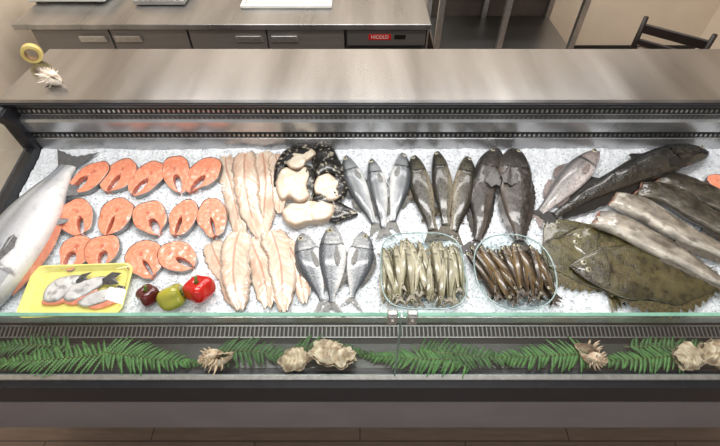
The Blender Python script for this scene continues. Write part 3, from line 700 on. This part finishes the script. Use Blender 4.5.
# ------------------------------------------------------------------ peppers
def pepper(name,label,cx,cy,c1,c2,rad,hh,tip,rot):
    p=bed(cx,cy,.0)
    root=thing(name,label,'pepper',Matrix.Translation(p+NB*rad*.80)@RX@Matrix.Rotation(rot,4,'Z')@Matrix.Rotation(tip,4,'X'))
    mt=nmat(name+'_skin',c1,c2,9,.22,0,coat=.7)
    m=MB(); nu,nv=40,22
    pf=[(0,.03),(.03,.3),(.1,.6),(.25,.9),(.45,1),(.65,.98),(.82,.9),(.93,.66),(.98,.4),(1,.1)]
    def fn(i,j):
        a=2*math.pi*i/nu; t=j/(nv-1); r=rad*interp(pf,t)*(1+.10*math.cos(4*a)*min(1,.4+t)+.03*math.sin(3*a+1))
        dip=-.18*hh*math.exp(-((interp(pf,t)/.35)**2)) if t>.85 else 0
        return (r*math.cos(a),r*math.sin(a),(t-.5)*hh+dip)
    m.grid(nu,nv,fn,True); m.build('flesh',mt,root,True)
    gs=nmat(name+'_stem',(.46,.54,.22),(.33,.42,.15),40,.45)
    m=MB(); m.tube([(0,0,hh*.34),(.001,0,hh*.44),(.003,.002,hh*.54),(.006,.003,hh*.62)],[.008,.005,.004,.005],10); m.build('stem',gs,root,True)
pepper('purple_pepper','small dark purple red pepper beside the yellow tray',152,299,(.38,.07,.10),(.25,.045,.065),.033,.068,R(-20),.2)
pepper('green_pepper','yellow green pepper between the dark one and the red one',175,301,(.68,.65,.21),(.50,.54,.15),.038,.092,R(-78),R(-70))
pepper('red_pepper','bright red pepper, rightmost of the three peppers',203,294,(.78,.08,.045),(.68,.05,.03),.045,.080,R(-28),R(20))
# ------------------------------------------------------------------ glass dishes and small fish
def dish(name,label,cx,cy,w,h,e,ht):
    M=Matrix.Translation(bed(cx,cy,-.004))@RX
    root=thing(name,label,'dish',M)
    def ring(s,z,n=56):
        o=[]
        for k in range(n):
            a=2*math.pi*k/n; c,s_=math.cos(a),math.sin(a)
            o.append((w/2*s*math.copysign(abs(c)**e,c),h/2*s*math.copysign(abs(s_)**e,s_),z))
        return o
    ringloft([ring(.72,.006),(ring(.80,.008)),ring(.90,.03),ring(.965,ht),ring(.975,ht+.002)],True,False).build('inner_wall',DISHG,root,True)
    ringloft([ring(.70,.0),ring(.84,.002),ring(.94,.028),ring(1.0,ht),ring(.99,ht+.002)],True,False).build('outer_wall',DISHG,root,True)
    m=MB(); rp=ring(.985,ht+.001); m.tube([Vector(p) for p in rp]+[Vector(rp[0])],.0024,6); m.build('rim',nmat(name+'_rim',(.66,.74,.74),(.5,.6,.6),30,.12,0,coat=1),root,True)
    return M
M1=dish('glass_dish','square clear glass dish full of small silvery fish',421,276,.275,.275,.55,.052)
M2=dish('glass_dish','rounded clear glass dish full of small dark brown fish',510,277,.262,.27,.85,.052)
smA=dict(prof=SMALL,back=(.31,.29,.21),side=(.57,.55,.44),belly=(.82,.80,.71),head=(.43,.40,.305),mat=amat('small_silver_skin',(.36,.33,.26),120,.35,.52,.7,.24,420,.15,var=.25,lumpb=.1),fin=fm('small_silver_fin',(.5,.46,.36),(.38,.34,.26)),tail=(.15,.5,.45),eyes=[(.08,.25,.024)],gill=.22,smallfin=1,
  dorsal=[(.45,.55,[.05,.05,.015],.5,'dorsal_fin')],anal=[(.6,.72,[.04,.03,.015],.5,'anal_fin')])
smB=dict(smA); smB.update(back=(.17,.13,.085),side=(.31,.24,.15),belly=(.53,.44,.30),head=(.22,.17,.115),mat=amat('small_brown_skin',(.12,.095,.062),100,.5,.5,.66,.24,420,.15,var=.28,lumpb=.1),fin=fm('small_brown_fin',(.30,.23,.155),(.19,.145,.095)))
def copy_tree(o):
    r=o.copy(); COL.objects.link(r)
    for ch in list(o.children):
        c=ch.copy(); COL.objects.link(c); c.parent=r; c.matrix_parent_inverse=ch.matrix_parent_inverse
        for g in list(ch.children):
            d=g.copy(); COL.objects.link(d); d.parent=c
    return r
def fillDish(M,sp,name,label,group,spots,L,hs=1.0):
    protos=[]
    for fl in (1,-1):
        r=thing(name,label,'fish',None,group); make_fish(name,label,'fish',group,None,None,sp,0,fl,.02*fl,hs,1.0,False,26,14,root=r,L=L); protos.append(r)
    used=[False,False]
    for k,(x,y,z,th,sc) in enumerate(spots):
        q=k%2
        if used[q]: o=copy_tree(protos[q])
        else: o=protos[q]; used[q]=True
        o.matrix_basis=M@Matrix.Translation((x,y,z))@Matrix.Rotation(th,4,'Z')@Matrix.Translation((-L*sc*.5,0,0))@Matrix.Scale(sc,4)
r1=random.Random(11); sp1=[]
for layer,(n,wd,z,jt) in enumerate(((10,.205,.008,.12),(13,.226,.018,.14),(13,.232,.028,.16),(11,.21,.037,.20))):
    for i in range(n):
        x=-wd/2+wd*i/(n-1)+r1.uniform(-.005,.005)
        sp1.append((x,r1.uniform(-.024,.024),z+r1.uniform(0,.004)-.08*abs(x),R(-90)+r1.uniform(-jt,jt)+(math.pi if r1.random()<.2 else 0)-x*.5,r1.uniform(.86,1.05)))
fillDish(M1,smA,'small_silvery_fish','small silvery olive fish heaped in the square glass dish','small silvery fish in the square dish',sp1,.207,.80)
sp2=[]
for layer,(n,wd,z,jt) in enumerate(((9,.18,.008,.18),(12,.203,.018,.2),(12,.208,.028,.24),(10,.18,.037,.28))):
    for i in range(n):
        x=-wd/2+wd*i/(n-1)+r1.uniform(-.005,.005)
        sp2.append((x,r1.uniform(-.020,.020),z+r1.uniform(0,.004)-.08*abs(x),R(-76)+r1.uniform(-jt,jt)+(math.pi if r1.random()<.2 else 0),r1.uniform(.84,1.03)))
fillDish(M2,smB,'small_brown_fish','small dark brown fish heaped in the rounded glass dish','small brown fish in the rounded dish',sp2,.195,.86)
# ------------------------------------------------------------------ ferns and shells on the front ledge
FERN=nmat('fern_green',(.31,.51,.25),(.17,.35,.14),40,.45,0,.2,120)
FERN2=nmat('fern_deep_green',(.24,.42,.21),(.13,.28,.12),40,.45,0,.2,120)
FSTEM=nmat('fern_stem',(.38,.42,.21),(.26,.30,.14),40,.5)
def fern(bp,tp,wid,label,mat,sag=.0,seed=0):
    rg=random.Random(seed)
    zl=.783
    a=at(bp[0],bp[1],zl); b=at(tp[0],tp[1],zl); v=b-a; L=v.length
    root=thing('fern_frond',label,'fern leaf',Matrix.Translation(a)@Matrix.Rotation(math.atan2(v.y,v.x),4,'Z'),'fern fronds on the front ledge')
    def sp(t): return Vector((t*L,sag*L*math.sin(math.pi*t),-.012+.014*math.sin(math.pi*min(1,t*1.1))))
    m=MB(); m.tube([sp(k/20) for k in range(21)],[.0018*(1-.7*k/20) for k in range(21)],6); m.build('stem',FSTEM,root,True)
    m=MB(); n=max(14,int(L/.0132))
    for i in range(n):
        t=.06+.92*i/(n-1); l=wid*(math.sin(math.pi*(t*.66+.32))**.8 if t<.98 else .2)*(1.08-.30*t)
        for sd in (1,-1):
            l2=max(.006,l*rg.uniform(.76,1.10))
            ang=sd*(R(68)-.35*t)+rg.uniform(-.13,.13); o=sp(t+(.006 if sd>0 else 0)); d=Vector((math.cos(ang),math.sin(ang),0)); pn=Vector((-d.y,d.x,0))
            nn=17; k0=len(m.v); lift=rg.uniform(-.003,.006); cv=rg.uniform(-.1,.32)
            for k in range(nn):
                f=k/(nn-1); w=.0068*(1-f)**.5*(1.0 if k%2 else .45)*min(1,wid/.05)*(.75+.25*min(1,f*5))+.0004
                c=o+d*l2*f+pn*(-sd*cv*l2*.5*f*f)+Vector((0,0,lift*math.sin(f*2.6)-.005*f*f)); 
                m.v+= [c+pn*w+Vector((0,0,-.0010)),c+Vector((0,0,.0006)),c-pn*w+Vector((0,0,-.0010))]
            for k in range(nn-1):
                q=k0+k*3; m.f+=[(q,q+3,q+4,q+1),(q+1,q+4,q+5,q+2)]
    m.build('leaflets',mat,root,False)
fr_list=[((112,352),(-20,361),.062,'fern frond at the left end, tip running out of the frame',FERN,.03),
 ((72,345),(-24,347),.050,'darker fern frond behind the leftmost one',FERN2,.0),
 ((96,349),(202,361),.062,'fern frond left of the spiny whelk shell',FERN,-.03),
 ((212,349),(302,358),.056,'short fern frond between the spiny shell and the oyster shells',FERN2,.02),
 ((290,346),(372,351),.048,'small fern frond behind the oyster shells',FERN2,.0),
 ((480,358),(360,353),.058,'fern frond just right of the oyster shells',FERN,.03),
 ((414,348),(528,357),.054,'fern frond under the glass joint',FERN2,-.03),
 ((598,351),(478,355),.060,'fern frond left of the small spiny shell',FERN,.03),
 ((704,350),(592,360),.060,'fern frond right of the small spiny shell',FERN,.03),
 ((626,345),(744,351),.052,'fern frond behind the right end oyster shells',FERN2,.0)]
for i,(b,t,w,lb,mt,sg) in enumerate(fr_list): fern(b,t,w,lb,mt,sg,i)
SHC=amat('shell_cream',(.52,.38,.26),60,.6,.52,.66,.5,0,coat=.1,var=.25,vscale=40,lumpb=1.0)
SHW=amat('shell_white',(.80,.72,.64),70,.4,.5,.64,.45,0,coat=.1,var=.15,vscale=40)
def spiny(name,label,pos,size,mat,rot,col,lean=68):
    root=thing(name,label,'seashell',Matrix.Translation(pos)@Matrix.Rotation(rot,4,'Z')@Matrix.Rotation(R(lean),4,'X'))
    m=MB(); nt_,ns=110,16; TH=6.2*math.pi; kk=.105
    cs=[]
    def g(th): return math.exp(kk*(th-TH))
    def fn(i,j):
        th=TH*i/(nt_-1); s=2*math.pi*j/(ns-1); e=g(th)
        rib=1+.20*math.cos(th*5)*max(0,math.cos(s))
        rr_=size*.34*e*rib
        Rr=size*.30*e
        return (math.cos(th)*(Rr+rr_*math.cos(s)),math.sin(th)*(Rr+rr_*math.cos(s)),size*1.15*(1-e)-size*.45+rr_*1.25*math.sin(s)-.45*size*e*max(0,-math.sin(s)))
    m.grid(nt_,ns,fn)
    for k,v in enumerate(m.v): cs.append(lin(mixc(mixc(col,(.93,.88,.82),max(0,min(1,.5+.5*noise.noise(v*90)))),(.42,.28,.18),.55*max(0,noise.noise(v*60+Vector((3,0,0)))))))
    mesh('whorls',m.v,m.f,mat,root,cs)
    m=MB()
    for k in range(24):
        th=TH-k*.56; e=g(th)
        for s,lm in ((.9,.9),(.3,1.2),(-.4,.95)):
            rr_=size*.34*e; Rr=size*.30*e
            p=Vector((math.cos(th)*(Rr+rr_*math.cos(s)),math.sin(th)*(Rr+rr_*math.cos(s)),size*1.15*(1-e)-size*.45+rr_*1.25*math.sin(s)))
            d=Vector((math.cos(th),math.sin(th),.6*math.sin(s)+.15)).normalized()
            l=size*.42*e*lm*random.uniform(.7,1.15)
            m.tube([p-d*l*.2,p+d*l*.4,p+d*l*.8+Vector((0,0,l*.1)),p+d*l+Vector((0,0,l*.22))],[l*.20,l*.13,l*.07,l*.015],6)
    mesh('spines',m.v,m.f,mat,root,[lin(mixc(col,(.95,.90,.84),.4))]*len(m.v))
    return root
def oyster(name,label,pos,a,b,th,rot,col):
    root=thing(name,label,'seashell',Matrix.Translation(pos)@Matrix.Rotation(rot,4,'Z')@Matrix.Rotation(R(12),4,'X'))
    sd=random.uniform(0,90)
    for nm,zs,off,sc in (('lower_valve',-1,0,1.06),('upper_valve',1,.004,.96)):
        nu,nv=72,30; m=MB(); cs=[]
        def rad(f):
            taper=1-.30*math.cos(f-math.pi)*(math.cos(f)<0)
            return sc*taper*(1+.30*noise.noise(Vector((math.cos(f)*1.7,math.sin(f)*1.7,sd+zs)))+.14*noise.noise(Vector((math.cos(f)*6,math.sin(f)*6,sd))))
        def growth(x,y):
            d=math.hypot((x+a*.85)/a,y/b*.75)+.22*noise.noise(Vector((x*32,y*32,sd+3)))
            g=(d*4.2)%1.0; return d,g
        def fn(i,j):
            f=2*math.pi*i/nu; t=j/(nv-1); ro=rad(f)
            x=a*t*ro*math.cos(f); y=b*t*ro*math.sin(f)
            d,g=growth(x,y)
            z=th*zs*(1-t**2.6)*(.8+.5*noise.noise(Vector((x*22,y*22,sd))))+.26*th*(g-.5)*zs+.5*th*noise.noise(Vector((x*60,y*60,sd)))*(.4+.6*t)
            return (x,y,z+off+th*.6)
        m.grid(nu,nv,fn,True)
        for v in m.v:
            d,g=growth(v.x,v.y)
            c=mixc(mixc(col,(.58,.47,.36),.35),(.93,.89,.81),max(0,min(1,sst(.1,.9,g)*.6+.2*noise.noise(v*30))))
            c=mixc(c,(.38,.29,.21),.75*max(0,noise.noise(v*42+Vector((7,0,0)))+.12))
            cs.append(lin(c))
        mesh(nm,m.v,m.f,SHC,root,cs)
zl=.775
spiny('spiny_seashell','brownish cream spiny shell on the ferns left of the oyster shells',at(209,358,zl+.022),.054,SHC,R(295),(.76,.62,.48),82)
spiny('spiny_seashell','small brownish spiny shell on the ferns right of the glass joint',at(597,358,zl+.022),.050,SHC,R(60),(.76,.60,.48),82)
oyster('oyster_shell','smaller craggy cream oyster shell, left one of the middle pair',at(293,361,zl+.008),.054,.032,.014,.2,(.82,.73,.61))
oyster('oyster_shell','large craggy cream oyster shell in the middle of the ledge',at(336,358,zl+.008),.074,.046,.020,2.9,(.88,.80,.69))
oyster('oyster_shell','pale craggy oyster shell at the right end of the ferns',at(684,359,zl+.008),.054,.038,.018,.4,(.86,.79,.69))
oyster('oyster_shell','rightmost craggy oyster shell, cut by the frame edge',at(713,355,zl+.008),.054,.042,.020,-.5,(.82,.73,.61))
spiny('spiny_seashell','white spiny shell on the left end of the steel top shelf',at(49,76,1.172),.056,SHW,R(250),(.90,.86,.80),84)
Mtp=Matrix.Translation(at(37,62,1.150)+Vector((0,0,.036)))@Matrix.Rotation(R(20),4,'Z')@Matrix.Rotation(R(90),4,'X')
tp=thing('tape_roll','roll of yellowish tape standing on the left end of the steel shelf','tape',Mtp)
def ringo(name,r0,r1,w,mat):
    m=MB(); n=36
    prof=[(r0,-w),(r1-.001,-w),(r1,-w+.001),(r1,w-.001),(r1-.001,w),(r0,w),(r0,-w)]
    m.grid(n,len(prof),lambda i,j:(prof[j][0]*math.cos(2*math.pi*i/n),prof[j][0]*math.sin(2*math.pi*i/n),prof[j][1]),True)
    m.build(name,mat,tp,False)
ringo('tape_winding',.024,.036,.013,nmat('tape_yellow',(.82,.74,.46),(.74,.66,.38),30,.3))
ringo('cardboard_core',.021,.0242,.0135,nmat('cardboard',(.60,.48,.34),(.52,.40,.28),30,.8))
# ------------------------------------------------------------------ back worktop and cabinets
WY=2.613
wt=boxo('worktop',-2.10,.43,WY,3.30,.845,.88,steelmat('worktop_steel',(.67,.67,.67),.28,.9),None,.004); tag(wt,'long steel worktop across the back cabinets','worktop')
def pxX(px,z,Y):
    depth=Y*math.cos(P)+(H-z)*math.sin(P); return (px-360)/F*depth
DOORS=nmat('cabinet_steel',(.56,.545,.53),(.53,.515,.50),30,.38,.6,.0,100,stretch=(.08,1,1))
def cabinet(x0,x1,label):
    t=thing('refrigerated_cabinet',label,'cabinet',Matrix.Translation(((x0+x1)/2,WY+.03,0)),'cabinets under the worktop'); w=(x1-x0)/2
    boxo('body',-w+.002,w-.002,.02,.64,.10,.843,DARKG,t)
    for sx in (-w+.05,w-.05):
        for yy in (.07,.58):
            m=MB(); m.tube([(sx,yy,0),(sx,yy,.10)],.02,10); m.build('foot',BLACK,t)
    for i,(a,b) in enumerate(((-w+.006,-.004),(.004,w-.006))):
        d=boxo('door',a,b,0,.02,.12,.835,DOORS,t,.004)
        c=b-.105 if i==0 else a+.105
        m=MB(); m.box(c-.085,c+.085,-.016,-.001,.762,.802,None,.004); m.box(c-.08,c+.08,-.022,-.015,.785,.804,None,.002); m.build('handle',STEELB,d)
X=[pxX(p,.80,WY) for p in (30,187,345,428)]
cabinet(X[0],X[1],'left two-door refrigerated cabinet under the worktop')
cabinet(X[1],X[2],'middle two-door refrigerated cabinet beside the compressor unit')
t=thing('compressor_unit','dark compressor unit with red badge at the right end of the worktop','compressor',Matrix.Translation(((X[2]+X[3])/2,WY+.03,0))); w=(X[3]-X[2])/2
boxo('housing',-w+.002,w-.002,.01,.64,.0,.843,DARKG,t)
m=MB()
for k in range(9): m.box(-w+.03,w-.03,-.002,.012,.70-.03*k,.718-.03*k)
m.build('louvre_panel',BLACK,t)
boxo('control_strip',-w+.012,w-.012,.0,.012,.735,.83,STEELD,t,.002)
bd=boxo('badge',-.11,.03,-.004,.002,.772,.808,RED,t,.001)
cu=bpy.data.curves.new('badge_lettering','FONT'); cu.body='HICOLD'; cu.size=.029; cu.align_x='CENTER'; cu.align_y='CENTER'; cu.extrude=.0008
to=bpy.data.objects.new('tmp',cu); COL.objects.link(to); bpy.context.view_layer.update()
me=bpy.data.meshes.new_from_object(to); bpy.data.objects.remove(to)
me.materials.clear(); me.materials.append(WHITE)
lo=bpy.data.objects.new('lettering',me); COL.objects.link(lo); lo.parent=bd; lo.location=(-.04,-.0052,.790); lo.rotation_euler=(R(90),0,0)
boxo('display_window',.05,.12,-.003,.002,.775,.805,BLACK,t,.001)
def wrk(px,py): return at(px,py,.88)
p=wrk(68,4)
t=thing('kitchen_scale','white scale with a steel platform on the left of the worktop','scale',Matrix.Translation((p.x,p.y,.88)))
boxo('scale_body',-.25,.25,-.005,.28,.012,.06,WHITE,t,.008); boxo('platform',-.27,.27,-.012,.29,.062,.072,STEELB,t,.003)
for sx in (-.2,.2):
    for yy in (.02,.25):
        m=MB(); m.tube([(sx,yy,0),(sx,yy,.013)],.014,8); m.build('foot',BLACK,t)
p=wrk(160,6)
t=thing('weighing_machine','silver weighing machine with dark keypad beside the cutting board','weighing machine',Matrix.Translation((p.x,p.y,.88)))
m=MB(); m.prism_x([(0,.008),(0,.030),(.07,.055),(.30,.07),(.30,0.008)],-.16,.16); m.build('housing',nmat('silver_plastic',(.66,.66,.66),(.60,.60,.60),20,.35,.5),t)
m=MB()
for i in range(8):
    for j in range(2):
        M=Matrix.Translation((-.12+.034*i,.016+.028*j,.0375+.010*j))@Matrix.Rotation(R(20),4,'X'); m.box(-.012,.012,-.009,.009,0,.004,M)
m.build('keypad',DARKG,t)
boxo('top_plate',-.155,.155,.09,.29,.071,.080,STEELB,t,.002)
for sx in (-.13,.13):
    for yy in (.03,.27):
        m=MB(); m.tube([(sx,yy,0),(sx,yy,.01)],.014,8); m.build('foot',BLACK,t)
p=wrk(286,9)
t=thing('cutting_board','pale grey cutting board on the right of the worktop','cutting board',Matrix.Translation((p.x,p.y,.88)))
boxo('board',-.29,.29,0,.34,0,.024,WHITE,t,.006); m=MB(); m.tube([(-.26,.03,.0245),(.26,.03,.0245),(.26,.31,.0245),(-.26,.31,.0245),(-.26,.03,.0245)],.003,6); m.build('juice_groove',nmat('groove',(.62,.62,.6)),t)
TY=3.15
def xat(px,py,Y):
    d=ray(px,py); return d.x*Y/d.y
xa,xb,xc=xat(440,20,TY),xat(505,20,TY),xat(580,20,TY)
t=thing('steel_table','steel work table with an under shelf in the back right corner','table',Matrix.Translation((0,TY,0)))
boxo('tabletop',xa-.04,xc+.04,-.03,.62,.88,.92,STEELD,t,.003)
boxo('under_shelf',xa-.01,xc+.01,.0,.60,.44,.465,STEELD,t,.003)
for x in (xa,xb,xc):
    for yy in (0,.58):
        m=MB(); m.box(x-.02,x+.02,yy-.02,yy+.02,0,.88); m.build('leg',STEELB,t)
m=MB(); m.box(xa,xc,.60,.615,.2,.88); m.build('back_sheet',nmat('grey_brown_panel',(.45,.41,.38),(.39,.355,.33),8,.6),t)  # plain grey-brown sheet across the back of the table
pc=at(676,34,.86)
ch=thing('dining_chair','dark wooden chair with a padded back by the right wall','chair',Matrix.Translation((pc.x,pc.y,0))@Matrix.Rotation(R(-40),4,'Z')@Matrix.Scale(.93,4))
for sx in (-.19,.19):
    m=MB(); m.tube([(sx,.0,0),(sx,.0,.46),(sx*1.0,-.03,.75),(sx*1.02,-.07,1.0)],[.018,.02,.019,.015],8); m.build('back_leg',WOODD,ch,True)
    m=MB(); m.tube([(sx,.42,0),(sx,.42,.44)],[.016,.02],8); m.build('front_leg',WOODD,ch,True)
boxo('seat',-.215,.215,-.02,.45,.44,.475,nmat('seat_fabric',(.60,.50,.42),(.5,.42,.35),60,.8),ch,.01)
for z,hh,nm in ((.93,.028,'top_rail'),(.84,.018,'middle_rail'),(.64,.02,'lower_rail')):
    M=Matrix.Translation((0,-.03-(z-.75)*.16,z)); m=MB(); m.box(-.19,.19,-.010,.010,-hh,hh,M,.004); m.build(nm,WOODD,ch)
M=Matrix.Translation((0,-.026,.735))@Matrix.Rotation(R(9),4,'X'); m=MB(); m.box(-.165,.165,-.016,.016,-.07,.075,M,.010); m.build('back_pad',nmat('back_pad_fabric',(.62,.55,.50),(.52,.46,.42),60,.8),ch)
# ------------------------------------------------------------------ lights, world, camera
def area(name,loc,sx,sy,e,col=(1,.982,.96),rot=(0,0,0)):
    l=bpy.data.lights.new(name,'AREA'); l.shape='RECTANGLE'; l.size=sx; l.size_y=sy; l.energy=e; l.color=col
    o=bpy.data.objects.new(name,l); COL.objects.link(o); o.location=loc; o.rotation_euler=rot
area('ceiling_or_fill_lamp',(0,1.05,2.9),2.5,.22,45)
area('ceiling_or_fill_lamp',(0,2.25,2.9),3.2,.3,37)
area('ceiling_or_fill_lamp',(.2,3.35,2.9),4.2,.4,56)  # extra lamp with no known fixture, added to brighten walls and back area
area('ceiling_or_fill_lamp',(.2,-1.2,2.9),2.8,.5,38)  # unseen fill light added on the customer side for the counter front
w=bpy.data.worlds.new('world'); SC.world=w; w.use_nodes=True
w.node_tree.nodes['Background'].inputs[0].default_value=(.98,.99,1,1); w.node_tree.nodes['Background'].inputs[1].default_value=.52
cam=bpy.data.cameras.new('camera'); cam.lens=F/720*36; cam.sensor_width=36; cam.clip_start=.02
co=bpy.data.objects.new('camera',cam); COL.objects.link(co); co.location=(0,0,H); co.rotation_euler=(math.pi/2-P,0,0)
SC.camera=co
SC.view_settings.view_transform='Standard'
SC.view_settings.look='None'
